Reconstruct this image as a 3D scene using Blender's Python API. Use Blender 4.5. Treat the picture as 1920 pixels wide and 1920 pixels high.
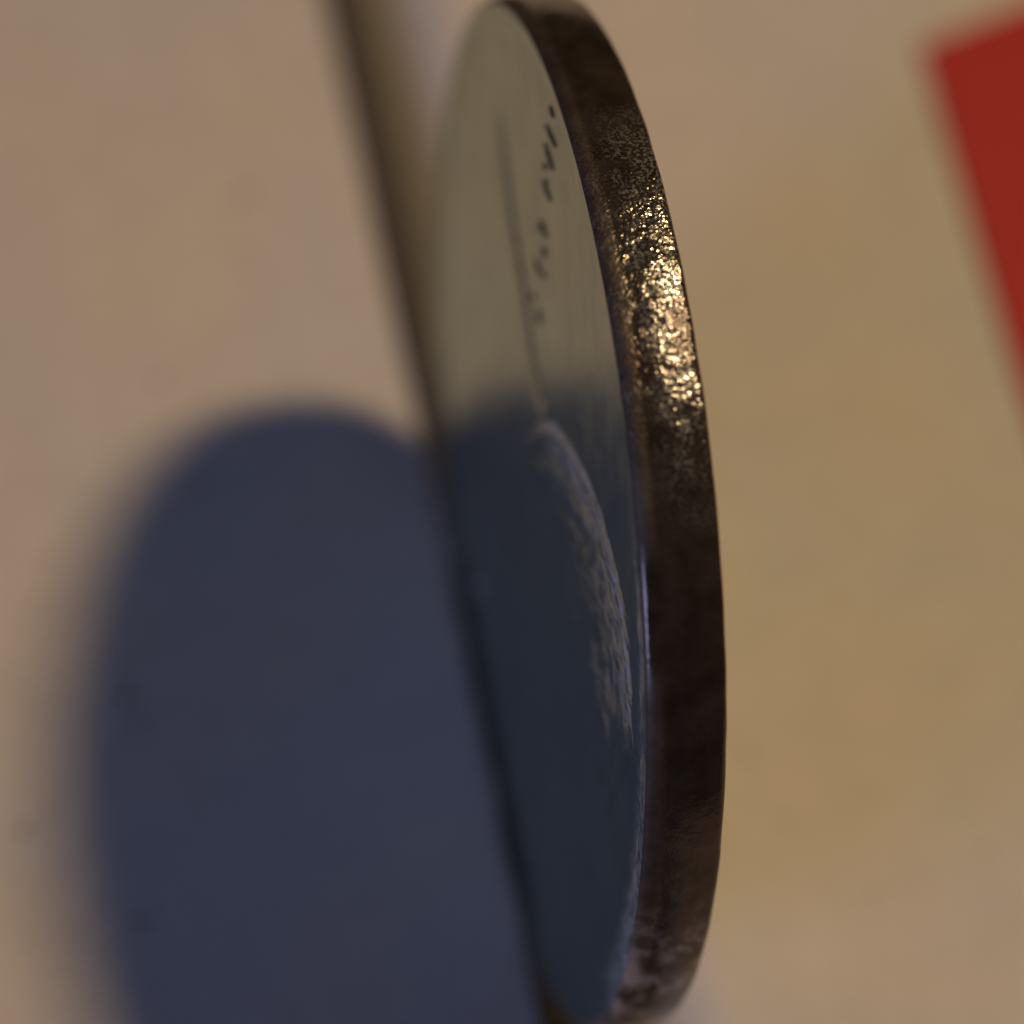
import bpy, bmesh, math, random
from mathutils import Vector, Matrix, noise

MM = 0.001                      # the scene is built at real size; positions below are in millimetres
scene = bpy.context.scene
for o in list(bpy.data.objects):
    bpy.data.objects.remove(o)

# ------------------------------------------------------------------ camera
R = 12.0                        # coin radius
T = 1.656                       # coin thickness
cam_pos = Vector((-12.6982, -38.1812, 69.2803))
cx_ = Vector((0.9795908, -0.1776831, 0.0939711))
cy_ = Vector((0.0938436, 0.8177231, 0.5679105))
cz_ = Vector((-0.1777504, -0.5475013, 0.8177084))
cd = bpy.data.cameras.new("camera")
cam = bpy.data.objects.new("camera", cd)
scene.collection.objects.link(cam)
rot = Matrix((cx_, cy_, cz_)).transposed().to_4x4()
cam.matrix_world = Matrix.Translation(cam_pos * MM) @ rot
cd.sensor_width = 36
cd.lens = 104.479
cd.clip_start = 0.002
cd.clip_end = 20
cd.dof.use_dof = True
cd.dof.focus_distance = 60.3 * MM
cd.dof.aperture_fstop = 37
cd.dof.aperture_blades = 0
scene.camera = cam

# ------------------------------------------------------------------ world and lamps
w = bpy.data.worlds.new("World")
scene.world = w
w.use_nodes = True
w.node_tree.nodes['Background'].inputs[0].default_value = (0.80, 0.85, 1.0, 1)
w.node_tree.nodes['Background'].inputs[1].default_value = 0.010

def lamp(name, direction, dist, size, power, color, shape='DISK', size_y=None):
    ld = bpy.data.lights.new(name, 'AREA')
    ld.shape = shape
    ld.size = size * MM
    if size_y:
        ld.size_y = size_y * MM
    ld.energy = power
    ld.color = color
    o = bpy.data.objects.new(name, ld)
    scene.collection.objects.link(o)
    d = Vector(direction).normalized()
    o.location = (d * dist + Vector((0, 0, 4))) * MM
    o.rotation_euler = d.to_track_quat('Z', 'Y').to_euler()
    return o

lamp("ceiling_lamp", (0.475, 0.105, 1.0), 230, 27, 0.295, (1.0, 0.77, 0.49))
lamp("window_light", (-1.0, -0.62, 0.34), 300, 75, 0.37, (0.37, 0.46, 1.0), 'RECTANGLE', 120)

scene.view_settings.view_transform = 'Standard'
scene.view_settings.look = 'None'
scene.view_settings.exposure = 0
scene.view_settings.gamma = 1

# ------------------------------------------------------------------ helpers
def tag(o, label=None, cat=None, group=None, kind=None):
    if label: o['label'] = label
    if cat: o['category'] = cat
    if group: o['group'] = group
    if kind: o['kind'] = kind

def link_mesh(name, verts, faces, mat, parent=None, smooth=True):
    me = bpy.data.meshes.new(name)
    me.from_pydata([(v[0] * MM, v[1] * MM, v[2] * MM) for v in verts], [], faces)
    me.validate()
    me.update()
    if smooth:
        me.polygons.foreach_set('use_smooth', [True] * len(me.polygons))
    me.materials.append(mat.m)
    o = bpy.data.objects.new(name, me)
    scene.collection.objects.link(o)
    if parent: o.parent = parent
    return o

class Mat:

    def __init__(s, name):
        s.m = bpy.data.materials.new(name)
        s.m.use_nodes = True
        s.t = s.m.node_tree
        s.b = s.t.nodes['Principled BSDF']
        tc = s.t.nodes.new('ShaderNodeTexCoord')
        vm = s.t.nodes.new('ShaderNodeVectorMath'); vm.operation = 'SCALE'
        vm.inputs['Scale'].default_value = 1000
        s.t.links.new(tc.outputs['Object'], vm.inputs[0])
        s.co = vm.outputs[0]
    def link(s, a, b): s.t.links.new(a, b)
    def mapped(s, scale=(1, 1, 1), loc=(0, 0, 0)):
        n = s.t.nodes.new('ShaderNodeMapping')
        n.inputs['Scale'].default_value = scale
        n.inputs['Location'].default_value = loc
        s.link(s.co, n.inputs[0])
        return n.outputs[0]
    def noise(s, scale, detail=3, rough=0.5, co=None):
        n = s.t.nodes.new('ShaderNodeTexNoise')
        n.inputs['Scale'].default_value = scale
        n.inputs['Detail'].default_value = detail
        n.inputs['Roughness'].default_value = rough
        s.link(co or s.co, n.inputs['Vector'])
        return n.outputs[0]
    def voronoi(s, scale, co=None, feature='F1'):
        n = s.t.nodes.new('ShaderNodeTexVoronoi')
        n.feature = feature
        n.inputs['Scale'].default_value = scale
        s.link(co or s.co, n.inputs['Vector'])
        return n.outputs[0]
    def ramp(s, fac, stops):
        n = s.t.nodes.new('ShaderNodeValToRGB')
        e = n.color_ramp.elements
        while len(e) < len(stops): e.new(0.5)
        for k, (p, c) in enumerate(stops):
            e[k].position = p
            e[k].color = (*c, 1) if hasattr(c, '__len__') else (c, c, c, 1)
        s.link(fac, n.inputs[0])
        return n.outputs[0]
    def mix(s, fac, a, b):
        n = s.t.nodes.new('ShaderNodeMix'); n.data_type = 'RGBA'
        for v, i in ((fac, n.inputs[0]), (a, n.inputs[6]), (b, n.inputs[7])):
            if isinstance(v, (int, float)): i.default_value = v
            elif hasattr(v, 'is_linked'): s.link(v, i)
            else: i.default_value = (*v, 1)
        return n.outputs[2]
    def math(s, op, a, b):
        n = s.t.nodes.new('ShaderNodeMath'); n.operation = op
        for v, i in ((a, n.inputs[0]), (b, n.inputs[1])):
            if isinstance(v, (int, float)): i.default_value = v
            else: s.link(v, i)
        return n.outputs[0]
    def bump(s, h, dist_mm, strength=1.0, normal=None):
        n = s.t.nodes.new('ShaderNodeBump')
        n.inputs['Distance'].default_value = dist_mm * MM
        n.inputs['Strength'].default_value = strength
        s.link(h, n.inputs['Height'])
        if normal is not None: s.link(normal, n.inputs['Normal'])
        return n.outputs[0]
    def set(s, **k):
        for a, v in k.items():
            i = s.b.inputs[a.replace('_', ' ')]
            if isinstance(v, (int, float)): i.default_value = v
            elif hasattr(v, 'is_linked'): s.link(v, i)
            else: i.default_value = (*v, 1)
        return s

def smooth01(t):
    t = max(0.0, min(1.0, t))
    return t * t * (3 - 2 * t)

# ------------------------------------------------------------------ materials
# paper: cream, slightly blotchy, with small dark flecks
pm = Mat('cream_paper')
blot = pm.ramp(pm.noise(0.16, 3), [(0.35, (0.595, 0.53, 0.45)), (0.65, (0.64, 0.535, 0.415))])
fine = pm.ramp(pm.noise(0.6, 9, 0.78), [(0.32, 0.88), (0.68, 1.0)])
mx = pm.t.nodes.new('ShaderNodeMix'); mx.data_type = 'RGBA'; mx.blend_type = 'MULTIPLY'
mx.inputs[0].default_value = 1
pm.link(blot, mx.inputs[6]); pm.link(fine, mx.inputs[7])
fleck = pm.ramp(pm.voronoi(0.33), [(0.0, 1.0), (0.035, 0.75), (0.075, 0.0)])
col = pm.mix(pm.math('MULTIPLY', fleck, 0.35), mx.outputs[2], (0.16, 0.10, 0.07))
pm.set(Base_Color=col, Roughness=0.75)
pm.b.inputs['Specular IOR Level'].default_value = 0.25
pm.link(pm.bump(pm.noise(5, 4, 0.7), 0.05), pm.b.inputs['Normal'])

rm = Mat('red_print')
rm.set(Base_Color=rm.mix(rm.noise(0.5, 3), (0.40, 0.022, 0.018), (0.46, 0.030, 0.024)), Roughness=0.55)
rm.b.inputs['Specular IOR Level'].default_value = 0.3

# coin edge: worn brown metal with a grainy, pitted surface
em = Mat('worn_brown_edge')
grime = em.ramp(em.noise(1.3, 5, 0.65), [(0.35, (0.050, 0.031, 0.020)), (0.62, (0.085, 0.060, 0.040))])
# pale scuffed flecks towards the low end of the rim
sep = em.t.nodes.new('ShaderNodeSeparateXYZ'); em.link(em.co, sep.inputs[0])

zl = em.ramp(em.math('MULTIPLY', em.math('SUBTRACT', 15.0, sep.outputs['Z']), 0.3), [(0.0, 0), (1.0, 1)])
fl = em.ramp(em.noise(1.7, 5, 0.7), [(0.47, 0), (0.56, 1)])
scuff = em.math('MULTIPLY', zl, fl)
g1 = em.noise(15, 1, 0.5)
# highlight grains painted into the colour along one stretch of the crown
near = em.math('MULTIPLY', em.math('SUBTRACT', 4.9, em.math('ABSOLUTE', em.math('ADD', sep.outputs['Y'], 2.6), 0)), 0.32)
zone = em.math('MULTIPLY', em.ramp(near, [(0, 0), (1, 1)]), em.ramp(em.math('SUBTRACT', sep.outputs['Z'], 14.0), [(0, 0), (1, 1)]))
worn = em.math('MULTIPLY', em.ramp(g1, [(0.50, 0), (0.57, 1)]), zone)  # mask for the painted highlight grains rather than wear
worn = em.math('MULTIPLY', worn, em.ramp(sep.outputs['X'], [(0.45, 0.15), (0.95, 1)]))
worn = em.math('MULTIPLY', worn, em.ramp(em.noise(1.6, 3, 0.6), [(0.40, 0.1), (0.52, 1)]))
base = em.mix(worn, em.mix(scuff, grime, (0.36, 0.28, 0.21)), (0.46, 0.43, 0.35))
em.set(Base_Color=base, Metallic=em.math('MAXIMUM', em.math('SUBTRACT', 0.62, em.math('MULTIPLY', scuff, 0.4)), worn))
rr = em.ramp(em.noise(2.2, 4, 0.6), [(0.35, 0.14), (0.7, 0.25)])
xs_ = em.ramp(em.math('MULTIPLY', em.math('SUBTRACT', 0.42, sep.outputs['X']), 6.0), [(0, 0), (1, 1)])
ny = em.ramp(em.math('SUBTRACT', em.math('ABSOLUTE', em.math('ADD', sep.outputs['Y'], 8.4), 0), 0.55), [(0, 0), (0.7, 1)])
em.link(em.math('ADD', rr, em.math('MULTIPLY', em.math('MULTIPLY', xs_, ny), 0.4)), em.b.inputs['Roughness'])
g2 = em.voronoi(9.0)
pit = em.math('MULTIPLY', em.ramp(em.noise(1.9, 3, 0.5), [(0.40, 0.10), (0.52, 1.0)]), em.math('MAXIMUM', zone, 0.18))
gr = em.math('MULTIPLY', em.math('ADD', g1, em.math('MULTIPLY', g2, 0.5)), pit)
em.link(em.bump(em.noise(1.2, 3), 0.05, 0.15, em.bump(gr, 0.020, 1.0)), em.b.inputs['Normal'])

sm = Mat('scuffed_patch')
sm.set(Base_Color=sm.mix(sm.noise(6, 4), (0.30, 0.24, 0.19), (0.14, 0.10, 0.07)), Metallic=0.3, Roughness=0.6)
sm.link(sm.bump(sm.noise(12, 4), 0.03), sm.b.inputs['Normal'])

# coin face: dull silver, semi-mirror, faint scratches
fm = Mat('dull_silver_face')
at = fm.t.nodes.new('ShaderNodeAttribute'); at.attribute_name = 'scuff'
sc_n = fm.ramp(fm.noise(2.6, 5, 0.7, fm.mapped((1, 1.0, 2.2))), [(0.40, 0.0), (0.62, 1.0)])
sc_f = fm.math('MULTIPLY', at.outputs['Fac'], sc_n)
tone = fm.ramp(fm.noise(0.45, 4, 0.6), [(0.3, (0.22, 0.295, 0.25)), (0.7, (0.31, 0.375, 0.32))])
fm.set(Base_Color=fm.mix(sc_f, tone, (0.42, 0.42, 0.42)), Metallic=fm.math('SUBTRACT', 1.0, fm.math('MULTIPLY', sc_f, 0.75)))
fm.link(fm.math("ADD", fm.ramp(fm.noise(0.8, 5, 0.6), [(0.3, 0.17), (0.7, 0.27)]), fm.math("MULTIPLY", sc_f, 0.3)), fm.b.inputs['Roughness'])
scr = fm.noise(1.0, 3, 0.6, fm.mapped((1, 1.0, 7.0)))
fm.link(fm.bump(fm.noise(0.9, 3), 0.03, 0.5, fm.bump(scr, 0.008, 0.5)), fm.b.inputs['Normal'])

dm = Mat('relief_shade_grime')
dm.set(Base_Color=(0.022, 0.018, 0.012), Roughness=0.7)  # painted shade for the letters and outline; also the dark crumb
gm = Mat('bare_scratched_metal')
gm.set(Base_Color=gm.mix(gm.noise(5, 3), (0.34, 0.34, 0.33), (0.55, 0.55, 0.53)), Metallic=0.85, Roughness=0.42)

# ------------------------------------------------------------------ the card surface with the groove the coin stands in
TOP = 1.7                        # height of the card above the bottom of the groove

def edge_x(y):                   # left lip of the groove, very slightly wavy
    return -0.03 - 0.11 * smooth01((y - 10) / 8) - 0.16 * smooth01((y - 16) / 14) + 0.012 * noise.noise(Vector((0, y * 0.35, 5)))

def und(x, y):
    return 0.05 * noise.noise(Vector((x * 0.09, y * 0.09, 3.1)))

prof_pts = []                    # cross-section of the groove, x measured from the lip
left = [-75, -60, -45, -32, -24, -18, -14, -11, -8.5, -6.5, -5, -4, -3, -2.2, -1.6, -1.1, -0.7, -0.4, -0.2]
for x in left: prof_pts.append((x, TOP, 1))
for q in range(0, 7):            # small rounded lip
    a = math.pi / 2 * q / 6
    prof_pts.append((-0.08 + 0.08 * math.sin(a), TOP - 0.08 + 0.08 * math.cos(a), 1))
prof_pts += [(0.0, 2.0, 0), (0.0, 0.0, 0), (0.0, -3.0, 0), (0.0, -6.9, 0), (0.1, -7.0, 0), (1.0, -7.0, 0), (2.0, -7.0, 0),
             (2.0, -5.0, 0), (2.0, -3.0, 0), (2.0, -1.5, 0), (2.0, -0.75, 0)]
RW = 2.8
for q in range(1, 29):           # the right side slopes down into the groove
    u = q / 28
    prof_pts.append((2.0 + RW * u, -0.7 + (TOP + 0.7) * (1 - (1 - u) ** 1.8), u))
for x in [4.9, 5.4, 6, 7, 8.5, 10, 12, 14, 16.5, 19, 22, 26, 31, 38, 46, 56, 68, 80]: prof_pts.append((x, TOP, 1))
ys = []
y = -70.0
while y < 90:
    ys.append(y)
    y += 0.5 if -16 < y < 34 else 2.5
V, F = [], []
for y in ys:
    for (x, z, k) in prof_pts:
        close = 1.0 * smooth01((y - 8.5) / 4.0) * (min(1, x / 2) if x < 2 else smooth01((9 - x) / 7)) if x > 0 else 0
        V.append((x - close + edge_x(y) * smooth01(1 - abs(x) / 40), y, z + k * und(x, y)))
n = len(prof_pts)
for j in range(len(ys) - 1):
    for i in range(n - 1):
        F.append((j * n + i, j * n + i + 1, (j + 1) * n + i + 1, (j + 1) * n + i))
paper = link_mesh('card_surface', V, F, pm)
gv = Mat('shaded_groove_card')
gv.set(Base_Color=gv.mix(gv.noise(3, 4), (0.34, 0.30, 0.28), (0.42, 0.38, 0.35)), Roughness=0.9)  # darker card colour paints in the shade deep in the groove
paper.data.materials.append(gv.m)
for p in paper.data.polygons:
    if all(V[i][2] < 0.4 and V[i][0] < 2.4 for i in p.vertices): p.material_index = 1
tag(paper, kind='structure')

# red printed label on the paper, only its corner in frame
rc = [(18.16, 23.25), (17.62, 9.8), (17.4, -8.0), (46.0, -6.0), (45.0, 33.2)]
bmr = bmesh.new()
lo = [bmr.verts.new((p[0] * MM, p[1] * MM, (TOP + 0.035) * MM)) for p in rc]
hi = [bmr.verts.new((p[0] * MM, p[1] * MM, (TOP + 0.14) * MM)) for p in rc]
bmr.faces.new(hi); bmr.faces.new(lo[::-1])
for i in range(len(rc)):
    j = (i + 1) % len(rc)
    bmr.faces.new((lo[i], lo[j], hi[j], hi[i]))
bmesh.ops.recalc_face_normals(bmr, faces=bmr.faces)
me = bpy.data.meshes.new('red_label'); bmr.to_mesh(me); bmr.free()
me.materials.append(rm.m)
red = bpy.data.objects.new('red_label', me); scene.collection.objects.link(red)
tag(red, 'plain bright red flat label with a square corner, lying on the cream paper', 'label')

# ------------------------------------------------------------------ the coin
coin = bpy.data.objects.new('coin', None)
scene.collection.objects.link(coin)
coin.empty_display_size = 0.004
tag(coin, 'worn silver coin with a thick grainy brown edge, standing upright on the cream paper', 'coin')

ZC = 12.08                      # height of the coin's centre above the bottom of the groove
def lathe(name, prof, mat, nseg, jitter=None):
    """prof: list of (r, x); axis is X through (0, 0, R)"""
    V, F = [], []
    for k in range(nseg):
        a = 2 * math.pi * k / nseg
        for i, (r, x) in enumerate(prof):
            rr, xx = r, x
            if jitter: rr, xx = jitter(r, x, a)
            V.append((xx, rr * math.sin(a), ZC + rr * math.cos(a)))
    m = len(prof)
    for k in range(nseg):
        k2 = (k + 1) % nseg
        for i in range(m - 1):
            F.append((k * m + i, k * m + i + 1, k2 * m + i + 1, k2 * m + i))
    return link_mesh(name, V, F, mat, coin)

FR = 11.90                       # outer radius of the flat face; outside it the edge rounds over
prof = [(FR, 0.0)]
for q in range(1, 9):            # left shoulder
    a = math.pi / 2 * q / 8
    prof.append((FR + (12.07 - FR) * math.sin(a), 0.42 * (1 - math.cos(a))))
for q in range(1, 25):           # slightly barrelled band
    t = q / 24
    prof.append((12.07 + 0.04 * math.sin(math.pi * t), 0.42 + 1.08 * t))
for q in range(1, 7):
    a = math.pi / 2 * q / 6
    prof.append((12.07 - 0.16 * (1 - math.cos(a)), 1.50 + 0.156 * math.sin(a)))
prof.append((11.5, T))

def dent(r, x, a):
    v = noise.noise(Vector((12 * math.sin(a) * 1.1, 12 * math.cos(a) * 1.1, x * 1.3)))
    v2 = noise.noise(Vector((12 * math.sin(a) * 4.5, 12 * math.cos(a) * 4.5, x * 4.5)))
    v3 = noise.noise(Vector((12 * math.sin(a) * 2.1 + 40, 12 * math.cos(a) * 2.1, x * 2.0)))
    k = smooth01((x - 0.2) / 0.3)
    rr = r + k * (0.012 * v + 0.004 * v2 - 0.05 * max(0, v3 - 0.52))
    return rr, x + (0.010 * v if (x > 1.45 and r > 11.9) else 0)
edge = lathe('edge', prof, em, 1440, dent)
edge['label'] = 'brown grainy rounded edge'

# relief on the face ------------------------------------------------
arc = [(-0.65, 16.68), (-1.96, 17.67), (-3.41, 18.5), (-4.73, 18.98), (-5.83, 19.08), (-6.86, 19.0), (-7.83, 18.52), (-8.56, 17.9)]
poly = arc + [(-9.3, 16.2), (-9.0, 13.5), (-7.4, 10.0), (-5.0, 6.5), (-1.5, 4.6), (1.2, 6.5), (2.0, 10), (1.6, 13), (0.3, 15.4)]
groove = [(6.99, 18.12), (5.83, 17.49), (4.5, 16.98), (3.38, 16.75), (2.47, 16.36), (1.56, 15.98), (0.57, 15.85)]

def seg_d(p, a, b):
    ax, ay = a; bx, by = b
    dx, dy = bx - ax, by - ay
    t = ((p[0] - ax) * dx + (p[1] - ay) * dy) / (dx * dx + dy * dy)
    t = max(0, min(1, t))
    return math.hypot(p[0] - ax - t * dx, p[1] - ay - t * dy)

def inside(p, P):
    c = False
    j = len(P) - 1
    for i in range(len(P)):
        if (P[i][1] > p[1]) != (P[j][1] > p[1]) and p[0] < (P[j][0] - P[i][0]) * (p[1] - P[i][1]) / (P[j][1] - P[i][1]) + P[i][0]:
            c = not c
        j = i
    return c

def relief(y, z):
    """height of the design above the field, towards -X"""
    r = math.hypot(y, z - ZC)
    h = 0.0
    p = (y, z)
    if inside(p, poly):
        d = min(seg_d(p, poly[i], poly[(i + 1) % len(poly)]) for i in range(len(poly)))
        n1 = noise.noise(Vector((y * 1.6, z * 1.6, 0)))
        h += 0.065 * (1 - math.exp(-d / 0.55))
        if d < 4.2:
            k = smooth01(d / 0.3) * smooth01((4.2 - d) / 2.0)
            h += k * 0.026 * math.sin(d * 7.0 + 2.0 * n1) * (0.6 + 0.6 * noise.noise(Vector((y * 0.8, z * 0.8, 7))))
    if -0.5 < y < 8 and 14.8 < z < 19.5:
        d = min(seg_d(p, groove[i], groove[i + 1]) for i in range(len(groove) - 1))
        h -= 0.06 * math.exp(-(d / 0.3) ** 2)
    rise = 0.10 * smooth01((r - 11.25) / 0.3)      # raised rim
    return h + rise - 0.10

nr, na = 300, 1200
rad = [FR * (1 - (1 - k / nr) ** 1.25) for k in range(nr + 1)]
V, F = [(-relief(0, ZC), 0, ZC)], []
for k in range(1, nr + 1):
    for q in range(na):
        a = 2 * math.pi * q / na
        y, z = rad[k] * math.sin(a), ZC + rad[k] * math.cos(a)
        if z < 2.0 and rad[k] < 10.6:
            h = -0.10
        else:
            h = relief(y, z)
        V.append((-h, y, z))
for q in range(na):
    F.append((0, 1 + q, 1 + (q + 1) % na))
for k in range(nr - 1):
    b0, b1 = 1 + k * na, 1 + (k + 1) * na
    for q in range(na):
        q2 = (q + 1) % na
        F.append((b0 + q, b1 + q, b1 + q2, b0 + q2))
face = link_mesh('face', V, F, fm, coin)
attr = face.data.attributes.new('scuff', 'FLOAT', 'POINT')
vals = []
for (x, y, z) in V:
    v = 0.0
    if inside((y, z), poly):
        d = min(seg_d((y, z), arc[i], arc[i + 1]) for i in range(len(arc) - 1))
        v = math.exp(-(d / 0.95) ** 2)
    r = math.hypot(y, z - ZC); a = math.degrees(math.atan2(y, z - ZC))
    if r > 10.6 and -125 < a < -25:
        v = max(v, smooth01((r - 10.6) / 0.7) * smooth01((-25 - a) / 25) * (0.45 + 0.5 * smooth01((-60 - a) / 30)) * smooth01((a + 112) / 20))
    vals.append(min(1.0, v))
attr.data.foreach_set('value', vals)
face['label'] = 'dull silver face with a raised head outline'

# reverse side, plain raised rim and sunken field
lathe('back_face', [(11.5, T), (11.0, T), (10.8, T - 0.1), (6.0, T - 0.1), (0.02, T - 0.1)], fm, 360)

# bars: small raised strokes lying on the face, used for the inscription and the scratches
def stroke(name, a, b, w, h, mat, taper=0.35, sink=0.02):
    a, b = Vector(a), Vector(b)
    d = (b - a).normalized(); s = Vector((-d.y, d.x))
    V, F = [], []
    n = 7
    for i in range(n):
        t = i / (n - 1)
        p = a.lerp(b, t)
        k = taper + (1 - taper) * math.sin(math.pi * min(1, max(0, 0.12 + 0.76 * t)))
        base = -relief(p.x, p.y)
        q0, q1 = p + s * w * k / 2, p - s * w * k / 2
        V += [(base + sink, q0.x, q0.y), (base - h * k, p.x + s.x * w * .15, p.y + s.y * w * .15),
              (base - h * k, p.x - s.x * w * .15, p.y - s.y * w * .15), (base + sink, q1.x, q1.y)]
    for i in range(n - 1):
        for j in range(3):
            F.append((i * 4 + j, i * 4 + j + 1, i * 4 + 5 + j, i * 4 + 4 + j))
    F.append((0, 1, 2, 3)); m = (n - 1) * 4; F.append((m + 3, m + 2, m + 1, m))
    return link_mesh(name, V, F, mat, coin)

letters = [((3.10, 22.09), (2.18, 22.42), .13), ((2.98, 21.63), (2.11, 21.76), .11), ((2.80, 21.20), (2.64, 21.14), .12),
           ((2.70, 20.75), (1.92, 20.95), .08), ((2.47, 19.71), (1.83, 19.84), .05), ((1.95, 19.40), (1.70, 19.34), .12),
           ((2.35, 18.50), (1.89, 18.52), .11), ((3.02, 22.78), (2.65, 22.80), .05), ((2.24, 17.43), (2.02, 17.40), .08),
           ((1.62, 17.64), (1.25, 17.52), .13), ((2.55, 20.95), (2.40, 21.0), .06), ((2.60, 19.3), (2.50, 19.3), .08), ((1.62, 18.9), (1.5, 18.85), .05)]
for a, b, wd in letters:
    a = (a[0] + 0.18, a[1] - 0.04); b = (b[0] + 0.19, b[1] - 0.04)
    stroke('letter', a, b, wd * 1.5, 0.05, dm, 0.3)  # dark colour stands in for the shaded sides of the strokes

V = []
# dark ribbon painting the shade in the groove of the outline
for i in range(len(groove) - 1):
    pass
def ribbon(name, pts, w, mat, lift=0.006):
    V, F = [], []
    P = [Vector(p) for p in pts]
    dense = []
    for i in range(len(P) - 1):
        for q in range(10):
            dense.append(P[i].lerp(P[i + 1], q / 10))
    dense.append(P[-1])
    m = len(dense)
    for i, p in enumerate(dense):
        d = (dense[min(i + 1, m - 1)] - dense[max(i - 1, 0)]).normalized(); s = Vector((-d.y, d.x))
        k = w * (0.35 + 0.65 * math.sin(math.pi * (i + 0.5) / m)) * (1 + 0.4 * noise.noise(Vector((p.x * 3, p.y * 3, 1))))
        for e in (-1, -0.4, 0.4, 1):
            c = p + s * k / 2 * e
            V.append((-relief(c.x, c.y) - (lift if abs(e) < 1 else -0.004), c.x, c.y))
    for i in range(m - 1):
        for j in range(3):
            F.append((i * 4 + j, i * 4 + j + 1, i * 4 + 5 + j, i * 4 + 4 + j))
    return link_mesh(name, V, F, mat, coin)
rb = ribbon('outline_groove_shade', groove, 0.50, dm, 0.02)
rb['label'] = 'thin dark line painted as shade in the outline groove'

# scratches beside the raised outline and along the lower rim: many hair-thin strokes, one mesh
random.seed(4)
SV, SF = [], []
def add_scratch(a, b, w, h):
    a, b = Vector(a), Vector(b)
    d = (b - a).normalized(); s = Vector((-d.y, d.x)); base = len(SV)
    n = 5
    for i in range(n):
        t = i / (n - 1); p = a.lerp(b, t) + s * 0.03 * math.sin(t * 5 + a.x)
        k = 0.15 + 0.85 * math.sin(math.pi * min(.98, max(.02, t)))
        x0 = -relief(p.x, p.y)
        for e, up in ((-1, -0.01), (0, h * k), (1, -0.01)):
            c = p + s * e * w * k / 2
            SV.append((x0 - up, c.x, c.y))
    for i in range(n - 1):
        for j in range(2):
            SF.append((base + i * 3 + j, base + i * 3 + j + 1, base + i * 3 + 4 + j, base + i * 3 + 3 + j))
for k in range(130):
    i = random.choice((1, 2, 3, 4, 5, 6))
    p = Vector(arc[i]).lerp(Vector(arc[min(i + 1, len(arc) - 1)]), random.random())
    d = (Vector(arc[min(i + 1, len(arc) - 1)]) - Vector(arc[i - 1])).normalized()
    inn = Vector((d.y, -d.x))
    if inn.y > 0: inn = -inn
    p = p + inn * abs(random.gauss(0, 1.5)) + Vector((0, 0.02))
    L = random.uniform(0.2, 1.3)
    add_scratch(p, p + d * L + inn * random.uniform(-.05, .15), random.uniform(0.03, 0.09), random.uniform(0.008, 0.02))
for k in range(60):
    a = math.radians(random.uniform(-90, -35)); r = random.uniform(11.1, 11.85)
    a2 = a - random.uniform(0.01, 0.10)
    r2 = min(11.85, r + random.uniform(-.08, .08))
    add_scratch((r * math.sin(a), ZC + r * math.cos(a)), (r2 * math.sin(a2), ZC + r2 * math.cos(a2)), random.uniform(.03, .10), random.uniform(.008, .02))
sc = link_mesh('scratches', SV, SF, gm, coin)
sc['kind'] = 'stuff'

# ------------------------------------------------------------------ crumbs and flecks of dirt
def crumb(V, F, c, r, seed):
    b = len(V)
    rnd = random.Random(seed)
    rings = 4; seg = 7
    for i in range(rings + 1):
        t = math.pi * i / rings
        for j in range(seg):
            p = 2 * math.pi * j / seg
            k = r * rnd.uniform(0.7, 1.15)
            V.append((c[0] + k * math.sin(t) * math.cos(p), c[1] + k * math.sin(t) * math.sin(p), c[2] + 0.6 * k * math.cos(t)))
    for i in range(rings):
        for j in range(seg):
            F.append((b + i * seg + j, b + (i + 1) * seg + j, b + (i + 1) * seg + (j + 1) % seg, b + i * seg + (j + 1) % seg))
V, F = [], []
for k, (x, y, r) in enumerate([(-7.16, 12.69, .13), (-3.8, 19.26, .14), (-4.3, 19.0, .08), (-6.48, 8.91, .10), (-9.23, 2.36, .14), (-9.0, 1.6, .10),
                               (-8.7, 10.4, .06), (-12.2, -1.2, .10), (-9.6, -4.2, .10), (8.2, 9.5, .07), (10.5, 3.0, .07), (7.4, -3.4, .06), (12.5, -5.0, .07)]):
    crumb(V, F, (x, y, TOP + und(x, y) + 0.03), r, k)
cr = Mat('brown_dust')
cr.set(Base_Color=(0.11, 0.07, 0.05), Roughness=0.9)
du = link_mesh('dust_specks', V, F, cr)
tag(du, kind='stuff')
V, F = [], []
wm = Mat('pale_dust')
wm.set(Base_Color=(0.75, 0.75, 0.72), Roughness=0.8)
crumb(V, F, (0.06, 2.80, 4.79), 0.10, 31)
o = link_mesh('pale_speck', V, F, wm, coin); o['label'] = 'tiny pale speck on the lower face'
V, F = [], []
crumb(V, F, (1.60, -11.0, 16.6), 0.06, 32)
o = link_mesh('dark_speck', V, F, dm, coin); o['label'] = 'tiny dark crumb stuck to the far side of the edge'
